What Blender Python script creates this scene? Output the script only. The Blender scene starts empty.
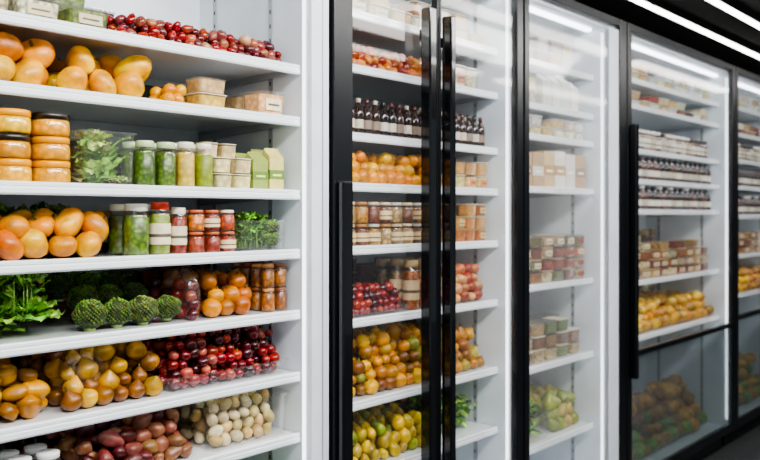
import bpy, math, random
import numpy as np
R=random.Random(11)
U=R.uniform
EYE=1.67
MATS={}
def lin(c): return tuple((x if x<=0 else x**2.2) for x in c[:3])
# ---------------------------------------------------------------- materials
def newmat(name):
    m=bpy.data.materials.new(name); m.use_nodes=True
    nt=m.node_tree; nt.nodes.clear()
    out=nt.nodes.new('ShaderNodeOutputMaterial')
    MATS[name]=m
    return m,nt,out
def N(nt,t,**k):
    n=nt.nodes.new(t)
    for a,b in k.items(): setattr(n,a,b)
    return n
def colmat(name,rough=.4,nscale=30,namt=.25,bump=.1,bscale=200,coat=0,vor=False,sat=1.12):
    m,nt,out=newmat(name); L=nt.links.new
    p=N(nt,'ShaderNodeBsdfPrincipled'); at=N(nt,'ShaderNodeAttribute',attribute_name='Col')
    tc=N(nt,'ShaderNodeTexCoord')
    if vor:
        tx=N(nt,'ShaderNodeTexVoronoi'); tx.inputs['Scale'].default_value=nscale
        o=tx.outputs['Distance']
    else:
        tx=N(nt,'ShaderNodeTexNoise'); tx.inputs['Scale'].default_value=nscale; tx.inputs['Detail'].default_value=4
        o=tx.outputs['Fac']
    L(tc.outputs['Object'],tx.inputs['Vector'])
    mr=N(nt,'ShaderNodeMapRange'); mr.inputs['From Min'].default_value=.25 if not vor else 0; mr.inputs['From Max'].default_value=.75 if not vor else .7
    if vor: mr.inputs['To Min'].default_value=1+namt*.5; mr.inputs['To Max'].default_value=1-namt
    else: mr.inputs['To Min'].default_value=1-namt; mr.inputs['To Max'].default_value=1+namt*.5
    L(o,mr.inputs['Value'])
    hs=N(nt,'ShaderNodeHueSaturation'); hs.inputs['Saturation'].default_value=sat; L(at.outputs['Color'],hs.inputs['Color'])
    vm=N(nt,'ShaderNodeVectorMath',operation='SCALE'); L(hs.outputs['Color'],vm.inputs[0]); L(mr.outputs[0],vm.inputs['Scale'])
    L(vm.outputs[0],p.inputs['Base Color'])
    p.inputs['Roughness'].default_value=rough
    p.inputs['Coat Weight'].default_value=coat; p.inputs['Coat Roughness'].default_value=.15
    if bump:
        b=N(nt,'ShaderNodeBump'); b.inputs['Strength'].default_value=bump; b.inputs['Distance'].default_value=.002
        if vor: L(o,b.inputs['Height'])
        else:
            t2=N(nt,'ShaderNodeTexNoise'); t2.inputs['Scale'].default_value=bscale; L(tc.outputs['Object'],t2.inputs['Vector']); L(t2.outputs['Fac'],b.inputs['Height'])
        L(b.outputs[0],p.inputs['Normal'])
    L(p.outputs[0],out.inputs[0])
colmat('fruit_skin',rough=.36,nscale=32,namt=.5,bump=.3,bscale=350,coat=.2)
colmat('smooth_skin',rough=.25,nscale=60,namt=.45,bump=0,coat=.4)
colmat('rough_skin',rough=.65,nscale=70,namt=.35,bump=.5,bscale=250,sat=1.05)
colmat('leaf_surface',rough=.42,nscale=50,namt=.4,bump=.3,bscale=150,sat=1.0)
colmat('jar_filling',rough=.35,nscale=75,namt=.65,bump=.8,vor=True,coat=.3)
colmat('cream_filling',rough=.4,nscale=55,namt=.35,bump=.5,vor=True)
colmat('printed_paper',rough=.5,nscale=40,namt=.15,bump=0,sat=1)
colmat('moulded_plastic',rough=.3,nscale=10,namt=.04,bump=0,coat=.1,sat=1)
colmat('dark_bottle_glass',rough=.08,nscale=10,namt=.05,bump=0,coat=.6,sat=1)
def simple(name,col,rough=.4,metal=0,nscale=6,namt=.06,bump=0,bscale=80,coat=0):
    m,nt,out=newmat(name); L=nt.links.new
    p=N(nt,'ShaderNodeBsdfPrincipled'); tc=N(nt,'ShaderNodeTexCoord')
    tx=N(nt,'ShaderNodeTexNoise'); tx.inputs['Scale'].default_value=nscale; L(tc.outputs['Object'],tx.inputs['Vector'])
    cr=N(nt,'ShaderNodeValToRGB'); c=lin(col)
    cr.color_ramp.elements[0].position=.3; cr.color_ramp.elements[1].position=.7
    cr.color_ramp.elements[0].color=tuple(x*(1-namt) for x in c)+(1,); cr.color_ramp.elements[1].color=tuple(min(1,x*(1+namt)) for x in c)+(1,)
    L(tx.outputs['Fac'],cr.inputs[0]); L(cr.outputs[0],p.inputs['Base Color'])
    p.inputs['Roughness'].default_value=rough; p.inputs['Metallic'].default_value=metal; p.inputs['Coat Weight'].default_value=coat
    if bump:
        b=N(nt,'ShaderNodeBump'); b.inputs['Strength'].default_value=bump; b.inputs['Distance'].default_value=.002
        t2=N(nt,'ShaderNodeTexNoise'); t2.inputs['Scale'].default_value=bscale; L(tc.outputs['Object'],t2.inputs['Vector']); L(t2.outputs['Fac'],b.inputs['Height']); L(b.outputs[0],p.inputs['Normal'])
    L(p.outputs[0],out.inputs[0])
simple('white_liner',(.87,.90,.925),.32)
simple('shelf_enamel',(.95,.97,.985),.16,coat=.6,namt=.02)
simple('grey_trim',(.66,.68,.70),.3,metal=.3)
simple('black_powdercoat',(.09,.10,.115),.3,bump=.05)
simple('black_gloss',(.06,.067,.08),.16,coat=.6)
simple('gasket_rubber',(.14,.14,.15),.6)
simple('ceiling_black',(.05,.05,.055),.8)
simple('wall_charcoal',(.16,.16,.17),.8,bump=.1)
def clear(name,fog=.03,fogcol=(.95,.97,1),base=.04,gl=.05,tint=(1,1,1),var=0):
    m,nt,out=newmat(name); L=nt.links.new
    tr=N(nt,'ShaderNodeBsdfTransparent'); tr.inputs[0].default_value=tint+(1,)
    di=N(nt,'ShaderNodeBsdfDiffuse'); di.inputs[0].default_value=fogcol+(1,)
    tl=N(nt,'ShaderNodeBsdfTranslucent'); tl.inputs[0].default_value=fogcol+(1,)
    md=N(nt,'ShaderNodeMixShader'); md.inputs[0].default_value=.5; L(di.outputs[0],md.inputs[1]); L(tl.outputs[0],md.inputs[2])
    m1=N(nt,'ShaderNodeMixShader'); L(tr.outputs[0],m1.inputs[1]); L(md.outputs[0],m1.inputs[2])
    m1.inputs[0].default_value=fog
    if var:
        tc=N(nt,'ShaderNodeTexCoord'); mp=N(nt,'ShaderNodeMapping'); mp.inputs['Scale'].default_value=(1.5,1,.5)
        tx=N(nt,'ShaderNodeTexNoise'); tx.inputs['Scale'].default_value=2.2; tx.inputs['Detail'].default_value=2
        L(tc.outputs['Object'],mp.inputs[0]); L(mp.outputs[0],tx.inputs['Vector'])
        mr=N(nt,'ShaderNodeMapRange'); mr.inputs['From Min'].default_value=.3; mr.inputs['From Max'].default_value=.7
        mr.inputs['To Min'].default_value=max(0,fog-var); mr.inputs['To Max'].default_value=fog+var
        L(tx.outputs['Fac'],mr.inputs['Value']); L(mr.outputs[0],m1.inputs[0])
    g=N(nt,'ShaderNodeBsdfGlossy'); g.inputs['Roughness'].default_value=gl
    lw=N(nt,'ShaderNodeLayerWeight'); lw.inputs[0].default_value=.5
    pw=N(nt,'ShaderNodeMath',operation='POWER'); L(lw.outputs['Facing'],pw.inputs[0]); pw.inputs[1].default_value=5
    ma=N(nt,'ShaderNodeMath',operation='MULTIPLY_ADD'); L(pw.outputs[0],ma.inputs[0]); ma.inputs[1].default_value=.8; ma.inputs[2].default_value=base
    m2=N(nt,'ShaderNodeMixShader'); L(ma.outputs[0],m2.inputs[0]); L(m1.outputs[0],m2.inputs[1]); L(g.outputs[0],m2.inputs[2])
    L(m2.outputs[0],out.inputs[0])
clear('clear_plastic',.05,base=.08,gl=.12)
clear('bag_film',.035,base=.06,gl=.2)
clear('jar_glass',.015,base=.07,gl=.04)
clear('door_glass',.012,base=.06,gl=.03,var=.01)
clear('fogged_glass',.13,base=.08,gl=.07,var=.07)
clear('haze_glass',.04,base=.08,gl=.05,var=.025)  # pale film in the pane imitates the haze seen over these doors
clear('smoked_glass',.18,base=.12,gl=.16,tint=(.46,.50,.52),fogcol=(.50,.59,.64),var=.05)  # tinted pane; the grey fog in it imitates haze over the lower panels
def emit(name,col,s):
    m,nt,out=newmat(name); e=N(nt,'ShaderNodeEmission'); e.inputs[0].default_value=col+(1,); e.inputs[1].default_value=s
    nt.links.new(e.outputs[0],out.inputs[0])
emit('led_tube',(.90,.96,1),6.5)
emit('led_and_fill',(.96,.985,1),3.2)  # shared by the side LEDs and the fill strips added under shelves
emit('ceiling_led',(1,.96,.91),14)
m,nt,out=newmat('floor_tile'); L=nt.links.new
p=N(nt,'ShaderNodeBsdfPrincipled'); tc=N(nt,'ShaderNodeTexCoord'); br=N(nt,'ShaderNodeTexBrick')
br.offset=0; br.inputs['Scale'].default_value=1; br.inputs['Brick Width'].default_value=.6; br.inputs['Row Height'].default_value=.6; br.inputs['Mortar Size'].default_value=.004
br.inputs['Color1'].default_value=(.05,.052,.055,1); br.inputs['Color2'].default_value=(.065,.067,.07,1); br.inputs['Mortar'].default_value=(.02,.02,.02,1)
L(tc.outputs['Object'],br.inputs['Vector']); L(br.outputs[0],p.inputs['Base Color']); p.inputs['Roughness'].default_value=.3
L(p.outputs[0],out.inputs[0])

# ---------------------------------------------------------------- mesh builder
def pack(F):
    return (np.array([i for f in F for i in f],dtype=np.int64), np.array([len(f) for f in F],dtype=np.int64))
class MB:
    def __init__(s): s.ch=[]; s.mats=[]
    def add(s,V,F,mat,col=(1,1,1),smooth=True):
        V=np.asarray(V,dtype=float)
        if isinstance(F,list): F=pack(F)
        c=np.asarray(col,dtype=float)
        c=np.clip(c,0,None)**2.2
        if c.ndim==1: c=np.tile(c,(len(V),1))
        if mat not in s.mats: s.mats.append(mat)
        s.ch.append([V,F,s.mats.index(mat),c,smooth])
    def make(s,name,parent=None):
        if not s.ch: return None
        V=np.concatenate([c[0] for c in s.ch]); off=0; fl=[];tt=[];mi=[];sm=[]
        for c in s.ch:
            fl.append(c[1][0]+off); tt.append(c[1][1]); mi.append(np.full(len(c[1][1]),c[2])); sm.append(np.full(len(c[1][1]),c[4])); off+=len(c[0])
        fl=np.concatenate(fl);tt=np.concatenate(tt);mi=np.concatenate(mi);sm=np.concatenate(sm)
        C=np.concatenate([c[3] for c in s.ch]); C=np.hstack([C,np.ones((len(C),1))])
        mn=V.min(0);mx=V.max(0); o=np.array([(mn[0]+mx[0])/2,(mn[1]+mx[1])/2,mn[2]])
        if parent is not None: o=np.zeros(3)
        me=bpy.data.meshes.new(name); me.vertices.add(len(V)); me.vertices.foreach_set('co',(V-o).astype(np.float32).ravel())
        me.loops.add(len(fl)); me.loops.foreach_set('vertex_index',fl.astype(np.int32))
        me.polygons.add(len(tt)); st=np.concatenate([[0],np.cumsum(tt)[:-1]]); me.polygons.foreach_set('loop_start',st.astype(np.int32))
        me.polygons.foreach_set('material_index',mi.astype(np.int32)); me.polygons.foreach_set('use_smooth',sm.astype(bool))
        for n in s.mats: me.materials.append(MATS[n])
        me.update(calc_edges=True)
        ca=me.color_attributes.new('Col','FLOAT_COLOR','POINT'); ca.data.foreach_set('color',C.astype(np.float32).ravel())
        me.validate()
        ob=bpy.data.objects.new(name,me); bpy.context.scene.collection.objects.link(ob); ob.location=o
        if parent is not None: ob.parent=parent
        return ob
def empty(name):
    e=bpy.data.objects.new(name,None); bpy.context.scene.collection.objects.link(e); return e
def rotm(a,b,c):
    ca,sa,cb,sb,cc,sc=math.cos(a),math.sin(a),math.cos(b),math.sin(b),math.cos(c),math.sin(c)
    return np.array([[cc,-sc,0],[sc,cc,0],[0,0,1]])@np.array([[cb,0,sb],[0,1,0],[-sb,0,cb]])@np.array([[1,0,0],[0,ca,-sa],[0,sa,ca]])
_sc={}
def sph(nu,nv):
    if (nu,nv) in _sc: return _sc[(nu,nv)]
    V=[(0,0,1)]
    for j in range(1,nv):
        t=math.pi*j/nv
        for i in range(nu):
            a=2*math.pi*i/nu; V.append((math.sin(t)*math.cos(a),math.sin(t)*math.sin(a),math.cos(t)))
    V.append((0,0,-1)); F=[]
    for i in range(nu): F.append((0,1+i,1+(i+1)%nu))
    for j in range(nv-2):
        for i in range(nu):
            a=1+j*nu+i; b=1+j*nu+(i+1)%nu; F.append((a,a+nu,b+nu,b))
    e=len(V)-1; s0=1+(nv-2)*nu
    for i in range(nu): F.append((e,s0+(i+1)%nu,s0+i))
    _sc[(nu,nv)]=(np.array(V),pack(F)); return _sc[(nu,nv)]
def blob(mb,c,r,col,mat='fruit_skin',shape='orange',res=(14,9),tilt=.5,stem=None):
    V,F=sph(*res); V=V.copy(); z=V[:,2]; ph=np.arctan2(V[:,1],V[:,0]); rad=np.sqrt(np.clip(1-z*z,0,1))
    cc=np.tile(np.array(col,dtype=float),(len(V),1)); tz=1.0
    if shape=='orange':
        V*=(1-.10*np.exp(-(1-z)*14))[:,None]; V[:,2]*=.94; tz=.86
    elif shape=='apple':
        V*=(1-.28*np.exp(-(1-z)*9)-.15*np.exp(-(1+z)*9))[:,None]; V[:,:2]*=(1+.06*z)[:,None]; tz=.72
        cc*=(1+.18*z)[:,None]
    elif shape=='gourd':
        V*=(1+.06*np.cos(9*ph)*rad-.22*np.exp(-(1-z)*7))[:,None]; V[:,2]*=.78; tz=.6
        cc*=(1+.10*np.cos(9*ph)*rad)[:,None]
    elif shape=='squash':
        p=[U(0,6) for _ in range(2)]; V*=(1+.03*np.cos(5*ph)*rad-.12*np.exp(-(1-z)*10)+.05*np.sin(3*V[:,0]+p[0])+.05*np.sin(3*V[:,1]+p[1]))[:,None]; V[:,0]*=U(1.0,1.22); V[:,2]*=.86; tz=.75
        k=np.sin(2.5*V[:,0]+p[1])*.5+.5*z
        cc[:,1]*=(1+.14*k); cc[:,2]*=(1+.3*k); cc*=(1+.06*k)[:,None]
    elif shape=='pear':
        k=np.clip((z+.1)/1.1,0,1); V[:,:2]*=(1-.42*k*k*(3-2*k)*.9)[:,None]; V[:,2]=np.where(z>0,z*1.45,z*.95); tz=1.43
    elif shape=='potato':
        p=[U(0,6) for _ in range(3)]; V*=(1+.09*np.sin(3*V[:,0]+p[0])+.07*np.sin(4*V[:,1]+p[1])+.06*np.sin(5*z+p[2]))[:,None]; V[:,0]*=U(1.05,1.35); V[:,2]*=.85
    elif shape=='onion':
        V[:,:2]*=(1-.25*np.clip(z,0,1)**2)[:,None]; V[:,2]=z*.9+.35*np.exp(-(1-z)*12); tz=1.25
        cc*=(1+.12*np.cos(14*ph)*rad)[:,None]
    elif shape=='egg':
        V[:,:2]*=(1-.12*z)[:,None]*.8; V[:,2]*=1.05
    elif shape=='berry':
        V*=(1+.03*np.sin(5*ph))[:,None]
    M=rotm(U(-tilt,tilt),U(-tilt,tilt),U(0,6.28))
    mb.add((V*r)@M.T+np.array(c),F,mat,cc)
    if stem:
        n=5; h=r*.28; w=r*.09; q=[]
        for k,(rr_,zz) in enumerate(((w*1.6,tz*r-.05*r),(w,tz*r+h*.5),(w*1.2,tz*r+h))):
            for i in range(n): q.append((rr_*math.cos(6.283*i/n)+k*k*.25*w,rr_*math.sin(6.283*i/n),zz))
        FF=[(i+n*k,(i+1)%n+n*k,(i+1)%n+n*(k+1),i+n*(k+1)) for k in range(2) for i in range(n)]+[tuple(range(2*n,3*n))]
        mb.add(np.array(q)@M.T+np.array(c),FF,'rough_skin',stem)
def bag(mb,c,r3,seed=0):
    V,F=sph(36,20); V=V.copy()
    V*=(1+.05*np.sin(9*V[:,0]+3*V[:,2]+seed)+.04*np.sin(14*V[:,1]+5*V[:,0]+seed)+.025*np.sin(23*V[:,2]+11*V[:,0]))[:,None]
    V[:,2]=np.sign(V[:,2])*np.abs(V[:,2])**.8
    mb.add(V*np.array(r3)+np.array(c),F,'bag_film')
def loft(mb,rings,mat,col=(1,1,1),smooth=False,cap=(True,True)):
    n=len(rings[0]); V=np.concatenate([np.asarray(r,dtype=float) for r in rings]); F=[]
    for k in range(len(rings)-1):
        for i in range(n):
            j=(i+1)%n; F.append((k*n+i,k*n+j,(k+1)*n+j,(k+1)*n+i))
    if cap[0]: F.append(tuple(range(n-1,-1,-1)))
    if cap[1]: F.append(tuple(range((len(rings)-1)*n,len(rings)*n)))
    mb.add(V,F,mat,col,smooth)
def rr(w,d,r,z,cx=0,cy=0,n=3):
    r=min(r,w/2*.99,d/2*.99); P=[]
    for qx,qy,a0 in ((1,1,0),(-1,1,90),(-1,-1,180),(1,-1,270)):
        for k in range(n+1):
            a=math.radians(a0+90*k/n); P.append((cx+qx*(w/2-r)+r*math.cos(a),cy+qy*(d/2-r)+r*math.sin(a),z))
    return P
def box(mb,x0,x1,y0,y1,z0,z1,mat,col=(1,1,1),bev=0.0):
    cx,cy,w,d=(x0+x1)/2,(y0+y1)/2,x1-x0,y1-y0
    if bev<=0:
        V=[(x,y,z) for z in (z0,z1) for x,y in ((x0,y0),(x1,y0),(x1,y1),(x0,y1))]
        mb.add(V,[(3,2,1,0),(4,5,6,7),(0,1,5,4),(1,2,6,5),(2,3,7,6),(3,0,4,7)],mat,col,False)
    else:
        b=bev
        loft(mb,[rr(w-2*b,d-2*b,b*.5,z0,cx,cy,2),rr(w-.6*b,d-.6*b,b,z0+.3*b,cx,cy,2),rr(w,d,b,z0+b,cx,cy,2),rr(w,d,b,z1-b,cx,cy,2),rr(w-.6*b,d-.6*b,b,z1-.3*b,cx,cy,2),rr(w-2*b,d-2*b,b*.5,z1,cx,cy,2)],mat,col)
def exx(mb,poly,x0,x1,mat,col=(1,1,1)):
    loft(mb,[[(x0,y,z) for y,z in poly],[(x1,y,z) for y,z in poly]],mat,col)
def lathe(mb,prof,c,mat,col=(1,1,1),n=16,cap=(True,True),smooth=True):
    rings=[[(c[0]+r*math.cos(6.28318*i/n),c[1]+r*math.sin(6.28318*i/n),c[2]+z) for i in range(n)] for r,z in prof]
    loft(mb,rings,mat,col,smooth,cap)
def jit(c,a=.08):
    k=1+U(-a,a); return tuple(min(1,max(0,x*k+U(-a,a)*.25)) for x in c)
def pick(l): return l[R.randrange(len(l))]
# ---------------------------------------------------------------- packaged goods
def jar(mb,x,y,z,r,h,fill,lid=(.85,.85,.83),label=None,n=16,cream=False):
    lathe(mb,[(r*.86,.003),(r*.9,.01),(r*.9,h*.72),(r*.7,h*.78)],(x,y,z),'cream_filling' if cream else 'jar_filling',fill,n)
    lathe(mb,[(r*.9,0),(r,.006),(r,h*.74),(r*.93,h*.80),(r*.78,h*.84),(r*.78,h*.88)],(x,y,z),'jar_glass',n=n,cap=(True,False))
    lathe(mb,[(r*.82,h*.86),(r*.84,h*.865),(r*.84,h*.985),(r*.78,h)],(x,y,z),'moulded_plastic',lid,n)
    if label:
        lathe(mb,[(r*1.012,h*.2),(r*1.012,h*.6)],(x,y,z),'printed_paper',label,n,cap=(False,False))
        d=tuple(c*.45 for c in label); lathe(mb,[(r*1.02,h*.34),(r*1.02,h*.40)],(x,y,z),'printed_paper',d,n,cap=(False,False))
def banded_jar(mb,x,y,z,r,h,fill,band):
    n=20
    lathe(mb,[(r*.9,.002),(r*.96,.008),(r*.98,h*.3),(r*.96,h*.62),(r*.9,h*.7)],(x,y,z),'cream_filling',fill,n)
    lathe(mb,[(r*.94,0),(r,.006),(r*1.02,h*.35),(r,h*.66),(r*.92,h*.74)],(x,y,z),'jar_glass',n=n,cap=(True,False))
    lathe(mb,[(r*.93,h*.72),(r*.97,h*.74),(r*.97,h*.96),(r*.9,h)],(x,y,z),'moulded_plastic',band,n)
def bottle(mb,x,y,z,r,h,col,cap,label,n=12):
    lathe(mb,[(r*.85,0),(r,.004),(r,h*.58),(r*.9,h*.66),(r*.42,h*.8),(r*.38,h*.9)],(x,y,z),'dark_bottle_glass',col,n)
    lathe(mb,[(r*.46,h*.88),(r*.48,h*.89),(r*.48,h*.99),(r*.4,h)],(x,y,z),'moulded_plastic',cap,n)
    if label: lathe(mb,[(r*1.02,h*.18),(r*1.02,h*.42)],(x,y,z),'printed_paper',label,n,cap=(False,False))
def tub(mb,x,y,z,w,d,h,fill,lid=None,label=None,cream=True,top=.86):
    loft(mb,[rr(w*.84,d*.84,.012,z+.003,x,y),rr(w*.93,d*.93,.014,z+h*top,x,y)],'cream_filling' if cream else 'jar_filling',fill)
    loft(mb,[rr(w*.86,d*.86,.012,z,x,y),rr(w*.97,d*.97,.015,z+h*.93,x,y),rr(w,d,.016,z+h*.935,x,y)],'clear_plastic',cap=(False,False))
    loft(mb,[rr(w,d,.016,z+h*.93,x,y),rr(w*1.02,d*1.02,.017,z+h*.95,x,y),rr(w*1.02,d*1.02,.017,z+h*.985,x,y),rr(w*.94,d*.94,.014,z+h,x,y)],'moulded_plastic' if lid else 'clear_plastic',lid or (1,1,1))
    if label:
        box(mb,x-w*.28,x+w*.28,y-d*.5-.001,y-d*.45,z+h*.25,z+h*.7,'printed_paper',label)
        box(mb,x-w*.2,x+w*.2,y-d*.5-.0018,y-d*.48,z+h*.42,z+h*.5,'printed_paper',tuple(c*.45 for c in label))
def carton(mb,x,y,z,w,d,h,col,band,gable=True):
    hb=h*.78 if gable else h
    box(mb,x-w/2,x+w/2,y-d/2,y+d/2,z,z+hb,'printed_paper',col,.002)
    if gable:
        V=[(x-w/2,y-d/2,z+hb),(x+w/2,y-d/2,z+hb),(x+w/2,y+d/2,z+hb),(x-w/2,y+d/2,z+hb),(x-w/2,y,z+h*.95),(x+w/2,y,z+h*.95),(x-w/2,y,z+h),(x+w/2,y,z+h)]
        mb.add(V,[(0,1,5,4),(2,3,4,5),(1,2,5),(3,0,4)],'printed_paper',col,False)
        box(mb,x-w/2,x+w/2,y-.002,y+.002,z+h*.94,z+h,'printed_paper',col)
    box(mb,x-w/2-.0008,x+w/2+.0008,y-d/2-.0008,y+d/2+.0008,z+hb*.35,z+hb*.62,'printed_paper',band)
    box(mb,x-w*.3,x+w*.3,y-d/2-.0016,y,z+hb*.44,z+hb*.5,'printed_paper',tuple(min(1,c*1.5+.2) for c in band))
def tray(mb,x0,x1,y0,y1,z,h,mat='clear_plastic',col=(1,1,1)):
    cx,cy,w,d=(x0+x1)/2,(y0+y1)/2,x1-x0,y1-y0
    loft(mb,[rr(w*.94,d*.96,.02,z,cx,cy),rr(w,d,.022,z+h,cx,cy),rr(w+.012,d+.012,.024,z+h,cx,cy),rr(w+.012,d+.012,.024,z+h-.005,cx,cy)],mat,col,cap=(True,False))
# ---------------------------------------------------------------- produce
ORG=[(.87,.53,.14),(.84,.46,.10),(.90,.60,.20),(.78,.42,.11)]
TAN=[(.87,.61,.22),(.83,.53,.15),(.90,.67,.30),(.84,.57,.19)]
YEL=[(.90,.68,.23),(.86,.61,.17),(.92,.73,.31),(.78,.52,.15)]
POT=[(.72,.54,.25),(.62,.43,.18),(.78,.60,.29),(.53,.35,.15),(.68,.47,.19)]
RED=[(.48,.11,.12),(.36,.07,.09),(.55,.16,.15),(.62,.29,.25),(.26,.05,.08)]
GRN=[(.42,.58,.22),(.28,.46,.15),(.52,.67,.30),(.17,.31,.10)]
PNK=[(.50,.28,.26),(.40,.20,.20),(.58,.37,.32),(.32,.15,.17)]
CRM=[(.93,.87,.70),(.90,.82,.62),(.95,.92,.82),(.86,.74,.52)]
MIX=[(.55,.32,.18),(.72,.54,.32),(.35,.21,.14),(.80,.70,.50),(.45,.42,.24),(.56,.22,.15),(.80,.54,.26)]
DRK=[(.30,.20,.14),(.20,.14,.11),(.42,.28,.18),(.26,.27,.16),(.42,.2,.15)]  # dark back-row packs, standing in for shadow deep in the shelves
def heap(mb,x0,x1,y0,y1,z,h,r,cols,shape='orange',mat='fruit_skin',stem=None,res=(14,9),rv=.12,tilt=.6,sp=1.0):
    k=0; zz=z+r*.88
    while zz+r*.6<=z+h or k==0:
        s=2*r*.97*sp; off=(k%2)*r*.9; yy=y0+r+k*r*.5
        row=0
        while yy<=y1-r*.6:
            xx=x0+r+off*.6+(row%2)*r+k*r*.12
            while xx<=x1-r*.8-k*r*.12:
                if not(k>0 and R.random()<.05+.05*k):
                    q=r*(1+U(-rv,rv)); blob(mb,(xx+U(-.2,.2)*r,yy+U(-.16,.16)*r,max(z+q*.95,zz+U(-.1,.1)*r) if k==0 else zz+U(-.22,.16)*r),q,jit(pick(cols)),mat,shape,res,tilt,stem if stem and R.random()<.6 else None)
                xx+=s
            yy+=s*.88; row+=1
        k+=1; zz+=r*1.5
def leaf(mb,p,yaw,pitch,Ln,W,curl,ruff,col):
    nu,nv=7,5; V=[];C=[];ph=U(0,6)
    x=0;z=0;a=pitch;pts=[]
    for i in range(nu):
        pts.append((x,z,a)); x+=Ln/(nu-1)*math.cos(a); z+=Ln/(nu-1)*math.sin(a); a-=curl/(nu-1)
    cy,sy=math.cos(yaw),math.sin(yaw)
    for i,(x,z,a) in enumerate(pts):
        u=i/(nu-1); w=W*(math.sin(math.pi*min(1,.08+.87*u**.8))**.7)
        for j in range(nv):
            v=-1+2*j/(nv-1); rf=ruff*math.sin(u*16+ph+v*2)*v*v*W+abs(v)*W*.28
            X=x-math.sin(a)*rf; Z=z+math.cos(a)*rf; Y=v*w
            V.append((p[0]+X*cy-Y*sy,p[1]+X*sy+Y*cy,p[2]+Z))
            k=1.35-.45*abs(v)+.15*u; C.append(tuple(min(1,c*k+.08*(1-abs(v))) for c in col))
    F=[(i*nv+j,(i+1)*nv+j,(i+1)*nv+j+1,i*nv+j+1) for i in range(nu-1) for j in range(nv-1)]
    mb.add(V,F,'leaf_surface',C)
def lettuce(mb,c,r,col,up=0):
    for ring,(n,pt,ls) in enumerate(((7,.45+up,1.15),(7,.85+up*.6,1.05),(6,1.15,.95),(4,1.4,.8))):
        for i in range(n):
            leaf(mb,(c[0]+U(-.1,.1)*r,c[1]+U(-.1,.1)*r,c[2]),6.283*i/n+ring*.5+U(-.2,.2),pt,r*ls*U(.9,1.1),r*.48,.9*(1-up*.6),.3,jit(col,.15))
    blob(mb,(c[0],c[1],c[2]+r*.45),r*.42,tuple(x*1.05 for x in col),'leaf_surface','potato')
def greens(mb,x0,x1,y0,y1,z,h,n,cols,size=.07):
    for i in range(n):
        x,y=U(x0,x1),U(y0,y1); zz=z+U(.0,max(.001,h-size*.5))
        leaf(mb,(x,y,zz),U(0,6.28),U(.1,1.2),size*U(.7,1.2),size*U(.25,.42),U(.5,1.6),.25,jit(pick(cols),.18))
def herbs(mb,x0,x1,y0,y1,z,h,n,cols):
    for i in range(n):
        x,y=U(x0,x1),U(y0,y1); t=math.sqrt(U(0,1))*h
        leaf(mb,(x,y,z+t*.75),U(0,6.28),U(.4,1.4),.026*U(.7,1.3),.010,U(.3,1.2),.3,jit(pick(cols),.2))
    for i in range(n//8):
        x,y=U(x0,x1),U(y0,y1); lathe(mb,[(.0016,0),(.0013,h*.6)],(x,y,z),'leaf_surface',(.5,.65,.3),5)
def broccoli(mb,c,r,col,n=150):
    lathe(mb,[(r*.35,-r*.95),(r*.32,-r*.5),(r*.5,-r*.1)],c,'leaf_surface',(.55,.66,.35),9)
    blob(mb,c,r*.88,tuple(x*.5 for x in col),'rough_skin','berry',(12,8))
    q0=U(.92,1.1); bs=r*1.5/math.sqrt(n); p1,p2=U(0,6),U(0,6)
    for i in range(n):
        zz=1-1.65*(i+.5)/n; a=i*2.39996; q=math.sqrt(max(0,1-zz*zz))
        lump=1+.07*math.sin(4*a+p1)*q+.06*math.sin(7*zz+3*math.cos(a)+p2)
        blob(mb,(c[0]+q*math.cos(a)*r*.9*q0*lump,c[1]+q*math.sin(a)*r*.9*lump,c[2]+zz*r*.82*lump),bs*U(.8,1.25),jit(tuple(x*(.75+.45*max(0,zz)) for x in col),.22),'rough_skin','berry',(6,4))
# ---------------------------------------------------------------- room
CE=EYE+1.5
mb=MB(); box(mb,-4,10.5,-4,2.85,-.1,0,'floor_tile'); f=mb.make('floor')
mb=MB(); box(mb,-4,10.5,-4,2.85,CE,CE+.1,'ceiling_black'); mb.make('ceiling')
mb=MB(); box(mb,-4,10.5,2.75,2.85,0,CE,'wall_charcoal'); mb.make('wall_back')
mb=MB(); box(mb,10.4,10.5,-4,2.75,0,CE,'wall_charcoal'); mb.make('wall_right')
mb=MB(); box(mb,-4,10.4,2.735,2.75,0,.1,'black_powdercoat'); mb.make('baseboard_back')
def striplight(y,x0,x1,w=.05):
    mb=MB(); box(mb,x0,x1,y-w/2-.01,y+w/2+.01,CE-.045,CE,'black_powdercoat',bev=.004); box(mb,x0+.01,x1-.01,y-w/2,y+w/2,CE-.055,CE-.044,'ceiling_led'); mb.make('linear_ceiling_light')
for y in (2.33,1.95):
    for k in range(4): striplight(y,.5+k*2.45,2.945+k*2.45,.04)
for k in range(4): striplight(.6,-1.5+k*2.9,1.0+k*2.9,.16)  # this row and the next: unseen lamps added to light the shelf fronts
for k in range(4): striplight(-.9,-1.5+k*2.9,1.0+k*2.9,.16)
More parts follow.
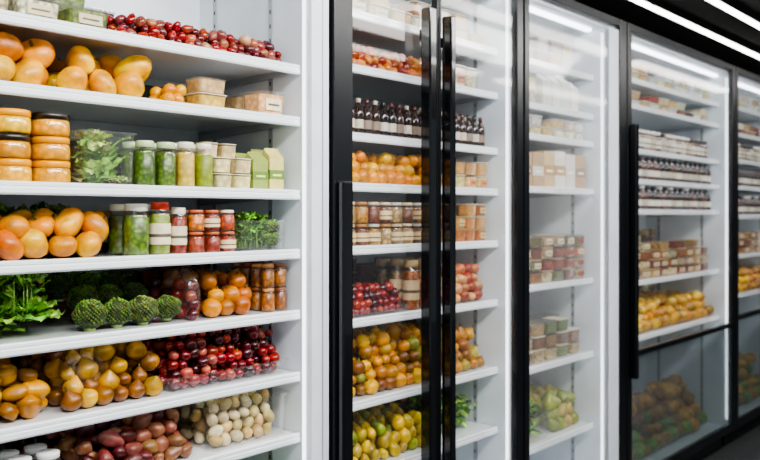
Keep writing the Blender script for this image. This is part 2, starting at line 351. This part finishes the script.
# ---------------------------------------------------------------- refrigerators
ZB=.12; YB=2.58
def Z(z): return EYE+z
def shelf(par,x0,x1,y,z,led=True,light=False):
    mb=MB(); z=Z(z)
    exx(mb,[(y+.004,z+.005),(y,z+.004),(y-.004,z+.001),(y-.004,z-.006),(y-.002,z-.008),(y-.002,z-.010),(y-.005,z-.012),(y-.005,z-.024),(y-.001,z-.029),(y+.012,z-.029),(y+.014,z-.008),(y+.014,z+.002)],x0+.004,x1-.004,'shelf_enamel')
    box(mb,x0+.004,x1-.004,y+.01,YB-.03,z-.008,z,'shelf_enamel')
    for xx in (x0+.006,x1-.012):
        exx(mb,[(y+.015,z-.008),(y+.015,z-.02),(YB-.05,z-.045),(YB-.02,z-.045),(YB-.02,z-.008)],xx,xx+.006,'grey_trim')
    if led: box(mb,x0+.02,x1-.02,y+.016,y+.026,z-.014,z-.0085,'led_tube' if light else 'led_and_fill')  # soft strips are added fill to even the shelf light; tubes are fittings
    mb.make('shelf',par)
def fridge(x0,x1,shelves,xi0=None,xi1=None,yf=2.03,H=1.07,led_line=False):
    e=empty('display_refrigerator'); e.location=(0,0,0)
    xi0=xi0 or x0+.05; xi1=xi1 or x1-.05; top=Z(H); it=Z(H-.07)
    mb=MB()
    box(mb,x0,x1,YB+.01,YB+.06,ZB,top,'black_powdercoat')
    box(mb,x0,x0+.012,1.96,YB+.01,ZB,top,'black_powdercoat'); box(mb,x1-.012,x1,1.96,YB+.01,ZB,top,'black_powdercoat')
    box(mb,x0+.012,x1-.012,1.96,YB+.01,it+.03,top,'black_powdercoat')
    box(mb,x0+.02,x1-.02,2.02,YB,0,ZB-.002,'black_powdercoat')
    for i in range(14): box(mb,x0+.1+i*.06,x0+.135+i*.06,2.012,2.02,.03,.09,'gasket_rubber')
    mb.make('cabinet_body',e)
    mb=MB()
    box(mb,x0+.012,xi0,1.965,YB,ZB,it+.03,'white_liner'); box(mb,xi1,x1-.012,1.965,YB,ZB,it+.03,'white_liner')
    box(mb,xi0,xi1,YB-.01,YB,ZB,it+.03,'white_liner'); box(mb,xi0,xi1,1.965,YB-.01,it,it+.03,'white_liner'); box(mb,xi0,xi1,1.965,YB-.01,ZB,ZB+.05,'white_liner')
    mb.make('inner_liner',e)
    mb=MB()
    for xx,sg in ((xi0,1),(xi1,-1)):
        for yy in (2.14,2.46):
            a,b=sorted((xx+sg*.0005,xx+sg*.004)); box(mb,a,b,yy,yy+.02,ZB+.08,it-.03,'grey_trim')
            zz=ZB+.1
            while zz<it-.05:
                a,b=sorted((xx+sg*.004,xx+sg*.005)); box(mb,a,b,yy+.007,yy+.013,zz,zz+.014,'gasket_rubber'); zz+=.05
    mb.make('shelf_standards',e)
    for z in shelves: shelf(e,xi0,xi1,yf,z,True,led_line)
    mb=MB(); box(mb,xi0+.02,xi1-.02,2.03,2.06,it-.014,it,'led_tube')
    for xx in (xi0+.001,xi1-.009): box(mb,xx,xx+.008,1.972,1.98,ZB+.1,it-.03,'led_and_fill')
    mb.make('led_strips',e)
    return e
def frame(e,x0,x1,glass='door_glass',sl=.045,sr=.045,H=1.06,low=None,zb=.14,st=.04,name='door'):
    top=Z(H); m='black_powdercoat'; mb=MB()
    box(mb,x0,x0+sl,1.93,1.962,zb,top,m,bev=.003); box(mb,x1-sr,x1,1.93,1.962,zb,top,m,bev=.003)
    box(mb,x0+sl,x1-sr,1.932,1.96,top-st,top,m,bev=.003); box(mb,x0+sl,x1-sr,1.932,1.96,zb,zb+.06,m,bev=.003)
    if low is not None: box(mb,x0+sl,x1-sr,1.925,1.962,Z(low)-.03,Z(low),m,bev=.003)
    mb.make(name+'_frame',e)
    mb=MB()
    a,b=x0+sl-.005,x1-sr+.005
    zl=Z(low) if low is not None else zb+.06
    mb.add([(a,1.945,zl),(b,1.945,zl),(b,1.945,top-st),(a,1.945,top-st)],[(0,1,2,3)],glass,smooth=False)
    mb.make(name+'_glass',e)
    if low is not None:
        mb=MB(); mb.add([(a,1.943,zb+.06),(b,1.943,zb+.06),(b,1.943,zl-.03),(a,1.943,zl-.03)],[(0,1,2,3)],'smoked_glass',smooth=False); mb.make('lower_panel_glass',e)
def handle(e,x,w,y0,y1,z0,z1):
    mb=MB(); box(mb,x,x+w,y0,y1,Z(z0),Z(z1),'black_gloss',bev=.006)
    for zz in (z0+.08,z1-.12): box(mb,x+w*.2,x+w*.8,y1-.002,1.94,Z(zz),Z(zz)+.04,'black_powdercoat')
    mb.make('door_handle',e)
S1=[.50,.326,.08,-.118,-.322,-.53,-.735,-1.0]
f1=fridge(.25,1.905,S1,xi1=1.82,yf=2.0)
mb=MB(); box(mb,1.822,1.903,1.945,1.965,ZB,Z(1.07),'white_liner',bev=.004); box(mb,.252,.30,1.945,1.965,ZB,Z(1.07),'white_liner',bev=.004); box(mb,1.868,1.873,1.943,1.947,ZB,Z(1.07),'grey_trim'); mb.make('face_frame',f1)
S2=[.75,.55,.30,.115,-.118,-.385,-.69,-.96]
f2=fridge(1.911,3.11,S2,xi1=3.05)
frame(f2,1.913,2.49,sl=.09,sr=.012,name='left_door'); frame(f2,2.494,3.108,sl=.012,sr=.05,glass='haze_glass',name='right_door')
handle(f2,2.372,.042,1.88,1.928,-1.25,.79); handle(f2,2.503,.034,1.88,1.928,-1.25,.78)
handle(f2,1.925,.05,1.90,1.93,-1.25,.115)
S3=[.75,.54,.39,.135,-.34,-.735,-1.12]
f3=fridge(3.12,4.17,S3,xi1=3.97,led_line=True)
frame(f3,3.122,4.168,glass='fogged_glass',sl=.04,sr=.085)
mb=MB(); box(mb,3.975,4.083,1.938,1.944,.2,Z(1.0),'white_liner'); mb.make('pale_stile_trim',f3)
S4=[.80,.65,.39,.21,.03,-.39,-.72]
S5=[.82,.62,.42,.22,.0,-.3,-.6]
f4=fridge(4.18,5.93,S4,led_line=True)
frame(f4,4.182,5.928,sl=.05,sr=.06,low=-.76,glass='haze_glass'); handle(f4,4.19,.035,1.885,1.928,-.9,.5)
f5=fridge(5.94,7.3,S5,led_line=True)
frame(f5,5.942,7.298,sl=.05,sr=.06,low=-.72,glass='haze_glass'); handle(f5,7.25,.035,1.885,1.928,-.9,.5)
f6=fridge(7.31,8.9,S5,led_line=True)
frame(f6,7.312,8.898,sl=.05,sr=.06,low=-.72,glass='haze_glass'); handle(f6,7.32,.035,1.885,1.928,-.9,.5)
# ---------------------------------------------------------------- fillers
E=.0005
def obj(name,fn):
    mb=MB(); fn(mb); return mb.make(name)
def r_jars(name,x0,x1,z,r,h,fills,lids,labels,y0=2.07,ny=2,stack=1,cream=False,fn=None):
    mb=MB(); x=x0+r
    while x<=x1-r+.001:
        for j in range(ny):
            for k in range(stack):
                a=(mb,x+U(-.002,.002),y0+r+j*(2*r+.006),Z(z)+E+k*(h+.001),r,h,jit(pick(fills)),pick(lids))
                if fn: fn(*a)
                else: jar(*a,pick(labels) if labels else None,cream=cream)
        x+=2*r+.005
    mb.make(name)
def r_bottles(name,x0,x1,z,r,h,cols,caps,labels,y0=2.07,ny=3):
    mb=MB(); x=x0+r
    while x<=x1-r+.001:
        for j in range(ny): bottle(mb,x,y0+r+j*(2*r+.006),Z(z)+E,r,h,pick(cols),pick(caps),pick(labels))
        x+=2*r+.005
    mb.make(name)
def r_tubs(name,x0,x1,z,w,d,h,fills,lids,labels,y0=2.07,ny=2,stack=1,cream=True):
    mb=MB(); x=x0+w/2
    while x<=x1-w/2+.001:
        for j in range(ny):
            for k in range(stack if R.random()<.8 else max(1,stack-1)): tub(mb,x+U(-.004,.004),y0+d/2+j*(d+.012)+U(0,.004),Z(z)+E+k*(h+.001),w,d,h,jit(pick(fills),.12),pick(lids),pick(labels),cream)
        x+=w*1.02+.008
    mb.make(name)
def r_cartons(name,x0,x1,z,w,d,h,cols,bands,y0=2.07,ny=2,gable=True):
    mb=MB(); x=x0+w/2
    while x<=x1-w/2+.001:
        hh=h*U(.8,1); c=pick(cols); b=pick(bands)
        for j in range(ny): carton(mb,x,y0+d/2+j*(d+.01),Z(z)+E,w,d,hh,c,b,gable)
        x+=w+.008
    mb.make(name)
def backrow(x0,x1,z,h,cols=MIX,y0=2.435,name='packaged_food_row'):
    mb=MB(); x=x0
    while x<x1-.05:
        w=U(.06,.10); w=min(w,x1-x); hh=h*U(.75,1); c=jit(pick(cols),.15); t=R.random()
        if t<.4: carton(mb,x+w/2,y0+.045,Z(z)+E,w-.006,.085,hh,c,jit(pick(cols),.2),False)
        elif t<.75: jar(mb,x+w/2,y0+.05,Z(z)+E,min(w/2-.002,.05),hh,c,pick(MIX),pick([None,(.85,.78,.65)]))
        else:
            k=max(2,int(hh/.05))
            for i in range(k): tub(mb,x+w/2,y0+.045,Z(z)+E+i*(hh/k),w-.006,.085,hh/k-.001,c,pick([None,(.85,.82,.75)]),None,False)
        x+=w+.003
    mb.make(name)
def hp(name,x0,x1,z,h,r,cols,shape='orange',mat='fruit_skin',stem=None,y0=2.04,y1=2.41,tr=None,bags=(),**k):
    mb=MB()
    if tr: tray(mb,x0-.002,x1+.002,y0-.006,y1,Z(z)+E,tr); heap(mb,x0+.01,x1-.01,y0+.008,y1-.01,Z(z)+.004,h,r,cols,shape,mat,stem,**k)
    else: heap(mb,x0,x1,y0,y1,Z(z)+E,h,r,cols,shape,mat,stem,**k)
    for i,(c,r3) in enumerate(bags): bag(mb,(c[0],c[1],Z(z)+c[2]),r3,i*1.7)
    return mb.make(name)
def gr(name,x0,x1,z,h,n,size=.07,y0=2.04,y1=2.38,cols=GRN,tr=None):
    mb=MB()
    if tr: tray(mb,x0,x1,y0,y1,Z(z)+E,tr)
    greens(mb,x0+size*.8,x1-size*.8,y0+.05,y1-.05,Z(z)+.008,h,n,cols,size)
    return mb.make(name)
WH=[(.95,.95,.93),(.88,.88,.85),(.82,.83,.82)]
STEM=(.35,.32,.14); GST=(.35,.48,.18)
# ======== refrigerator 1
for z,h,c in ((.50,.14,CRM+MIX),(.326,.125,DRK),(.08,.17,MIX+DRK),(-.118,.14,DRK),(-.322,.15,DRK),(-.53,.15,DRK),(-.735,.15,DRK)): backrow(.4,1.81,z,h,c)
z=.50
r_tubs('salad_clamshell',.50,1.16,z,.12,.10,.06,CRM+[(.5,.58,.25),(.8,.48,.28)],[None],[None,(.8,.75,.6)],y0=2.03,stack=2,cream=False)
hp('salami_stick_pile',1.175,1.80,z,.085,.0165,RED[:4]+PNK+[(.72,.46,.36),(.80,.62,.50),(.66,.34,.27)],'potato','smooth_skin',res=(10,7),y1=2.22,tilt=1.2)
r_tubs('olive_tub',1.18,1.80,z,.10,.09,.06,MIX+GRN[:1],[None,(.85,.8,.7)],[None],y0=2.235,stack=2,cream=False)
z=.326
hp('golden_squash_pile',.40,1.02,z,.155,.0425,ORG[:3]+TAN,'squash',stem=STEM,res=(20,12),tilt=1.0,rv=.1)
hp('yellow_squash_pile',1.03,1.305,z,.145,.0415,TAN[:1]+YEL+TAN[2:3],'squash',stem=STEM,tilt=1.2,res=(20,12),rv=.16)
hp('kumquat_pile',1.315,1.43,z,.065,.0205,TAN,'orange',y0=2.03,y1=2.2,res=(12,8))
r_tubs('soft_cheese_tub',1.44,1.665,z,.108,.09,.048,[(.92,.76,.46),(.94,.84,.60)],[(.95,.91,.80),None],[None],y0=2.03,stack=2)
r_tubs('cream_cheese_tub',1.68,1.805,z,.115,.10,.085,[(.88,.74,.52)],[None],[(.92,.86,.72)],y0=2.04,stack=1)
z=.08
r_jars('yellow_pepper_jar',.42,1.05,z,.05,.062,[(.98,.72,.06),(.95,.64,.05),(.98,.76,.12)],[(.15,.12,.09),(.90,.60,.06),(.92,.66,.1)],None,y0=2.025,stack=3,fn=banded_jar)
def f(mb):
    x=1.135
    tray(mb,1.065,1.225,2.03,2.19,Z(z)+E,.15)
    lettuce(mb,(x+.005,2.10,Z(z)+.012),.07,(.56,.72,.32),.5); lettuce(mb,(x+.01,2.11,Z(z)+.065),.064,(.68,.80,.42),.5); lettuce(mb,(x,2.11,Z(z)+.11),.055,(.76,.86,.52),.4); greens(mb,1.10,1.18,2.06,2.15,Z(z)+.005,.15,60,GRN[:1]+[(.52,.67,.30),(.72,.82,.46)],.05)
obj('boxed_lettuce',f)
r_jars('pesto_jar',1.24,1.375,z,.032,.135,[(.42,.54,.18),(.32,.46,.14)],[(.74,.80,.62)],[None],y0=2.035)
r_jars('pickled_garlic_jar',1.38,1.505,z,.030,.14,[(.86,.75,.42),(.54,.61,.25)],[(.76,.80,.6),(.88,.86,.78)],[None],y0=2.035,cream=True)
r_tubs('yogurt_tub',1.51,1.65,z,.064,.06,.05,[(.92,.84,.66)],[(.92,.87,.74)],[None],y0=2.035,stack=3,ny=3)
r_cartons('juice_carton',1.66,1.80,z,.062,.06,.155,[(.84,.80,.50),(.90,.88,.74),(.60,.66,.34)],[(.46,.56,.26),(.86,.8,.5)],y0=2.05,ny=2)
z=-.118
hp('pumpkin_pile',.40,1.20,z,.135,.038,ORG[:3]+TAN,'squash',stem=STEM,res=(20,12),y1=2.26,tilt=.9,rv=.2)
def f(mb): herbs(mb,.5,1.16,2.30,2.39,Z(z)+.0,.18,700,GRN); greens(mb,.5,1.14,2.33,2.37,Z(z)+.0,.16,70,GRN,.05)
obj('kale_bunch',f)
def f(mb): jar(mb,1.25,2.075,Z(z)+E,.039,.15,(.42,.54,.2),(.86,.87,.80))
obj('pickle_jar',f)
def f(mb): jar(mb,1.325,2.07,Z(z)+E,.032,.155,(.56,.62,.3),(.80,.26,.18),(.90,.85,.72),cream=True)
obj('relish_jar',f)
def f(mb): jar(mb,1.25,2.16,Z(z)+E,.039,.15,(.36,.48,.18),(.86,.87,.80)); jar(mb,1.335,2.16,Z(z)+E,.034,.15,(.36,.48,.18),(.86,.87,.80))
obj('pickle_jar',f)
def f(mb): jar(mb,1.385,2.065,Z(z)+E,.026,.14,(.66,.22,.13),(.92,.88,.8),(.88,.82,.7))
obj('tomato_jar',f)
r_jars('salsa_jar',1.415,1.59,z,.027,.066,[(.74,.34,.17),(.86,.54,.28),(.66,.24,.14)],[(.92,.84,.72),(.76,.38,.24)],[(.92,.82,.66),None],y0=2.03,stack=2,ny=3)
def f(mb):
    tray(mb,1.60,1.80,2.035,2.16,Z(z)+E,.10); herbs(mb,1.62,1.71,2.05,2.14,Z(z)+.01,.13,420,GRN)
    for xx in (1.74,1.775):
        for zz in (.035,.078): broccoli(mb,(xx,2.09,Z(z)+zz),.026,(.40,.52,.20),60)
obj('boxed_herbs',f)
z=-.322
def f(mb):
    greens(mb,.5,.955,2.09,2.34,Z(z)+.005,.165,380,GRN,.08)
    for xx,yy in ((.62,2.14),(.78,2.12),(.90,2.13),(.955,2.12)): lettuce(mb,(xx,yy,Z(z)+.04),.078,pick(GRN[:3]))
    herbs(mb,.5,.985,2.06,2.25,Z(z)+.07,.14,700,GRN[:3])
obj('leafy_greens_pile',f)
def f(mb):
    for j,yy in enumerate((2.085,2.18,2.27)):
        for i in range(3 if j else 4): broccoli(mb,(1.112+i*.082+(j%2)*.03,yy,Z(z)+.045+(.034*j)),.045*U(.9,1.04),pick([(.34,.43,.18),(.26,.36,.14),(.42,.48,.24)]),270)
    greens(mb,1.14,1.33,2.24,2.32,Z(z)+.10,.05,40,GRN,.05)
obj('broccoli_head_pile',f)
hp('bagged_plum_pile',1.412,1.475,z,.14,.019,RED+PNK,'berry','smooth_skin',res=(12,8),y1=2.3,bags=(((1.443,2.13,.075),(.034,.08,.08)),))
hp('blood_orange_pile',1.485,1.70,z,.165,.029,[(.76,.49,.20),(.81,.56,.26),(.67,.39,.16)],'orange',stem=STEM,rv=.18)
r_jars('honey_jar',1.71,1.81,z,.024,.078,[(.62,.38,.18),(.74,.48,.24)],[(.80,.56,.34),(.55,.32,.2)],[None],y0=2.04,stack=2,ny=4)
z=-.53
hp('potato_pile',.40,1.0,z,.165,.029,POT,'potato','fruit_skin',res=(14,10),rv=.25,bags=(((.66,2.12,.07),(.1,.085,.08)),))
hp('onion_pile',1.02,1.33,z,.17,.0255,[(.72,.55,.25),(.64,.44,.18),(.78,.61,.31),(.5,.32,.15)],'onion','fruit_skin',stem=STEM,res=(16,10),rv=.25,bags=(((1.10,2.14,.09),(.07,.08,.08)),))
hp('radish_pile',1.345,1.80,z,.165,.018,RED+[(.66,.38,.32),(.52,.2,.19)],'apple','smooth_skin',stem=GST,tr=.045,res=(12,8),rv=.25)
z=-.735
r_jars('dark_preserve_jar',.5,1.04,z,.035,.11,[(.2,.16,.13),(.3,.3,.2)],[(.9,.9,.88),(.15,.15,.15)],[(.9,.88,.8)],y0=2.03)
hp('red_potato_pile',1.06,1.455,z,.16,.024,PNK+[(.54,.38,.28)],'potato','fruit_skin',res=(14,9),rv=.25)
hp('boxed_egg_pile',1.485,1.80,z,.145,.022,[(.88,.80,.58),(.84,.72,.50),(.92,.86,.70)],'egg','fruit_skin',tr=.14,res=(12,9),y0=2.035,y1=2.3,tilt=1.2)
z=-1.0
gr('spinach_pile',.5,1.46,z,.14,220,.08)
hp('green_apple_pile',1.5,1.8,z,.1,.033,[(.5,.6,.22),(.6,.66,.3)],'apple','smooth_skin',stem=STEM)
# ======== refrigerator 2
X0,X1=1.98,3.03; Y=2.06
for z,h,c in ((.75,.16,CRM+MIX),(.55,.13,MIX),(.30,.18,MIX+DRK),(.115,.12,DRK),(-.118,.17,MIX),(-.385,.21,MIX+DRK),(-.69,.24,DRK),(-.96,.2,DRK)): backrow(X0,3.03,z,h,c,2.45)
r_tubs('butter_tub',X0,X1,.75,.12,.1,.06,CRM+[(.7,.5,.35)],[(.90,.88,.82),None],[None,(.85,.8,.7)],y0=Y,stack=2)
hp('sausage_link_pile',X0,2.66,.55,.09,.02,[(.62,.30,.17),(.72,.44,.24),(.5,.18,.13),(.80,.57,.36)],'potato','smooth_skin',y0=Y,y1=2.4,res=(10,7),tilt=1.2)
r_tubs('coleslaw_tub',2.68,X1,.55,.085,.085,.10,[(.86,.72,.60),(.90,.85,.75)],[(.93,.92,.88)],[(.75,.5,.4),None],y0=Y,stack=1)
r_bottles('soy_sauce_bottle_row',X0,X1,.30,.021,.14,[(.10,.06,.05),(.16,.09,.07),(.2,.12,.09)],[(.12,.10,.10),(.3,.12,.1),(.7,.66,.6)],[(.80,.76,.70),(.55,.48,.42)],y0=Y,ny=5)
hp('tangerine_pile',X0,2.68,.115,.135,.027,ORG[:1]+TAN+YEL,'orange',stem=STEM,y0=Y,rv=.2)
r_tubs('fruit_salad_tub',2.70,X1,.115,.075,.075,.06,[(.85,.66,.42),(.9,.80,.58)],[(.9,.84,.74),None],[None,(.85,.55,.35)],y0=Y,stack=2)
r_jars('chutney_jar_row',X0,2.70,-.118,.031,.083,[(.74,.52,.26),(.66,.38,.18),(.80,.67,.44),(.48,.27,.14)],[(.82,.72,.58),(.66,.46,.24),(.80,.78,.7)],[(.88,.78,.6),None],y0=Y,ny=3,stack=2)
r_tubs('soup_tub',2.71,X1,-.118,.07,.07,.055,[(.76,.48,.24),(.85,.66,.4)],[(.86,.66,.38),(.86,.82,.7)],[(.85,.72,.5),None],y0=Y,stack=3)
hp('red_grape_pile',X0,2.46,-.385,.13,.0175,RED,'berry','smooth_skin',y0=Y,y1=2.25,tr=.03,res=(12,8),rv=.2)
r_jars('pasta_sauce_jar_row',2.0,2.44,-.385,.035,.2,[(.6,.42,.24),(.42,.26,.15)],[(.7,.58,.42)],[(.8,.72,.58)],y0=2.29,ny=2)
r_jars('pasta_sauce_jar_row',2.48,2.72,-.385,.035,.2,[(.66,.42,.24),(.75,.58,.38)],[(.66,.58,.42)],[(.85,.74,.58),None],y0=Y,ny=3)
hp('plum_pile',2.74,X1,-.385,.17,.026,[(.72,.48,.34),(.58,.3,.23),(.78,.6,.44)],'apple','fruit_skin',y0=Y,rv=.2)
def f(mb): jar(mb,2.02,2.10,Z(-.69)+E,.036,.15,(.90,.70,.2),(.6,.5,.2),(.88,.76,.36)); jar(mb,2.02,2.18,Z(-.69)+E,.036,.15,(.90,.70,.2),(.6,.5,.2),(.88,.76,.36))
obj('mustard_jar',f)
hp('mixed_citrus_pile',X0+.09,2.72,-.69,.23,.0285,YEL[:3]+POT+TAN[:2]+[(.58,.58,.26),(.5,.35,.18)],'orange',stem=GST,y0=Y,rv=.28)
hp('onion_heap',2.74,X1,-.69,.2,.029,POT+[(.66,.60,.28)],'onion',stem=STEM,y0=Y,rv=.25)
hp('lemon_pile',X0,2.64,-.96,.16,.029,[(.84,.72,.28),(.76,.66,.28),(.52,.56,.22),(.7,.6,.3)],'egg',y0=Y,rv=.2)
gr('chard_pile',2.66,X1,-.96,.15,200,.06,y0=Y)
# ======== refrigerator 3
X0,X1=3.19,3.95
for z,h,c in ((.75,.16,WH+CRM),(.39,.11,CRM+WH),(.135,.18,CRM+MIX),(-.34,.3,MIX+CRM),(-.735,.28,MIX+GRN),(-1.12,.25,MIX+GRN)): backrow(X0,X1,z,h,c,2.45)
r_tubs('salad_tub',X0,X1,.75,.12,.1,.07,WH+MIX,[(.93,.93,.92)],[None],y0=Y,stack=2)
r_cartons('milk_carton',3.5,X1,.54,.085,.075,.19,WH,[(.8,.84,.88),(.86,.82,.76)],y0=Y)
r_tubs('ricotta_tub',X0,3.48,.54,.08,.08,.07,CRM,[(.95,.94,.9)],[None],y0=Y,stack=2)
r_tubs('ricotta_tub',X0,X1,.39,.1,.1,.05,WH+CRM,[(.93,.93,.92)],[None],y0=Y,stack=2)
r_cartons('cream_carton',X0,X1,.135,.10,.09,.19,[(.93,.91,.87),(.84,.72,.54),(.88,.87,.85),(.74,.62,.48)],[(.76,.6,.42),(.88,.86,.82),(.62,.5,.42)],y0=Y,gable=False)
r_tubs('ready_meal_tray',X0,X1,-.34,.10,.1,.058,[(.76,.48,.26),(.84,.70,.46),(.58,.28,.17),(.48,.48,.26),(.9,.82,.64)],[(.86,.76,.56),None,None],[(.88,.82,.7),None,(.6,.28,.2)],y0=Y,stack=4,cream=False)
r_tubs('salad_bowl_pack',X0,X1,-.735,.11,.11,.065,[(.38,.48,.2),(.78,.7,.48),(.58,.38,.22)],[None,None,(.84,.82,.7)],[None],y0=Y,stack=3,cream=False)
gr('cabbage_leaf_pile',X0,3.58,-1.12,.22,200,.08,y0=Y,tr=.12)
hp('green_pear_pile',3.63,X1,-1.12,.2,.036,[(.54,.58,.26),(.74,.66,.36)],'pear',y0=Y)
# ======== refrigerators 4..6
DB=[(.12,.09,.08),(.2,.12,.1),(.3,.18,.14)]; LB=[(.88,.86,.80),(.75,.72,.66)]
for (X0,X1,sh) in ((4.25,5.86,S4),(6.0,7.23,S5),(7.38,8.83,S5)):
    for i,h in ((0,.13),(1,.12),(4,.15),(5,.3),(6,.28)):
        backrow(X0,X1,sh[i],min(h,(sh[i-1]-sh[i]-.05) if i else .13),MIX+CRM,2.45)
    r_tubs('yogurt_pack',X0,X1,sh[0],.12,.1,.055,WH+CRM,[(.93,.93,.92)],[None],y0=Y,ny=1,stack=2)
    r_tubs('cheese_pack',X0,X1,sh[1],.13,.1,.045,CRM+WH+MIX,[(.93,.93,.92),None],[None],y0=Y,ny=1,stack=2)
    r_jars('jam_jar_row',X0,X1,sh[2],.038,.13,[(.4,.2,.15),(.75,.6,.45),(.85,.8,.7)],[(.9,.88,.85),(.2,.18,.18)],LB,y0=Y,ny=2)
    r_bottles('vinegar_bottle_row',X0,X1,sh[3],.042,.155,DB,[(.15,.12,.12)],LB,y0=Y,ny=2)
    r_bottles('sauce_bottle_row',X0,X1,sh[4],.042,.15,DB,[(.85,.82,.78),(.15,.12,.12)],LB,y0=Y,ny=2)
    r_tubs('cooked_meat_tray',X0,X1,sh[5],.13,.11,.055,[(.78,.50,.24),(.84,.70,.44),(.62,.30,.17),(.9,.82,.64)],[None,None,(.84,.74,.52)],[(.88,.80,.66),None],y0=Y,ny=1,stack=3 if X0>5 else 4,cream=False)
    hp('apricot_pile',X0,X1,sh[6],.19,.036,YEL+POT[:3]+[(.85,.74,.42)],'squash',y0=Y,y1=2.4,res=(12,8),rv=.3)
    hp('melon_pile',X0+.05,X1-.05,-(EYE-ZB-.05),.34,.055,YEL[:2]+POT[:2]+GRN[2:3],'gourd',y0=Y,y1=2.4,res=(18,9),rv=.2)
# ---------------------------------------------------------------- lights / world / camera
def area(name,loc,rot,sx,sy,p,col=(1,.985,.965)):
    l=bpy.data.lights.new(name,'AREA'); l.shape='RECTANGLE'; l.size=sx; l.size_y=sy; l.energy=p; l.color=col
    o=bpy.data.objects.new(name,l); bpy.context.scene.collection.objects.link(o); o.location=loc; o.rotation_euler=rot
area('front_fill',(1.2,.0,3.05),(math.radians(45),0,0),3.0,.3,115)  # both area lamps are added fill for the shelf fronts, without a fixture
area('front_fill',(5.0,.2,3.05),(math.radians(40),0,0),3.5,.3,45)
w=bpy.data.worlds.new('World'); bpy.context.scene.world=w; w.use_nodes=True
w.node_tree.nodes['Background'].inputs[0].default_value=(.84,.93,1,1); w.node_tree.nodes['Background'].inputs[1].default_value=.33
cam=bpy.data.cameras.new('camera'); co=bpy.data.objects.new('camera',cam); bpy.context.scene.collection.objects.link(co)
co.location=(0,0,EYE); co.rotation_euler=(math.radians(90),0,math.radians(-48))
cam.sensor_width=36; cam.lens=37.9; cam.shift_y=-15/760; cam.clip_start=.05
cam.dof.use_dof=True; cam.dof.focus_distance=2.4; cam.dof.aperture_fstop=2.6
bpy.context.scene.camera=co
try: bpy.context.scene.view_settings.look='AgX - Medium High Contrast'
except Exception as ex: print(ex)
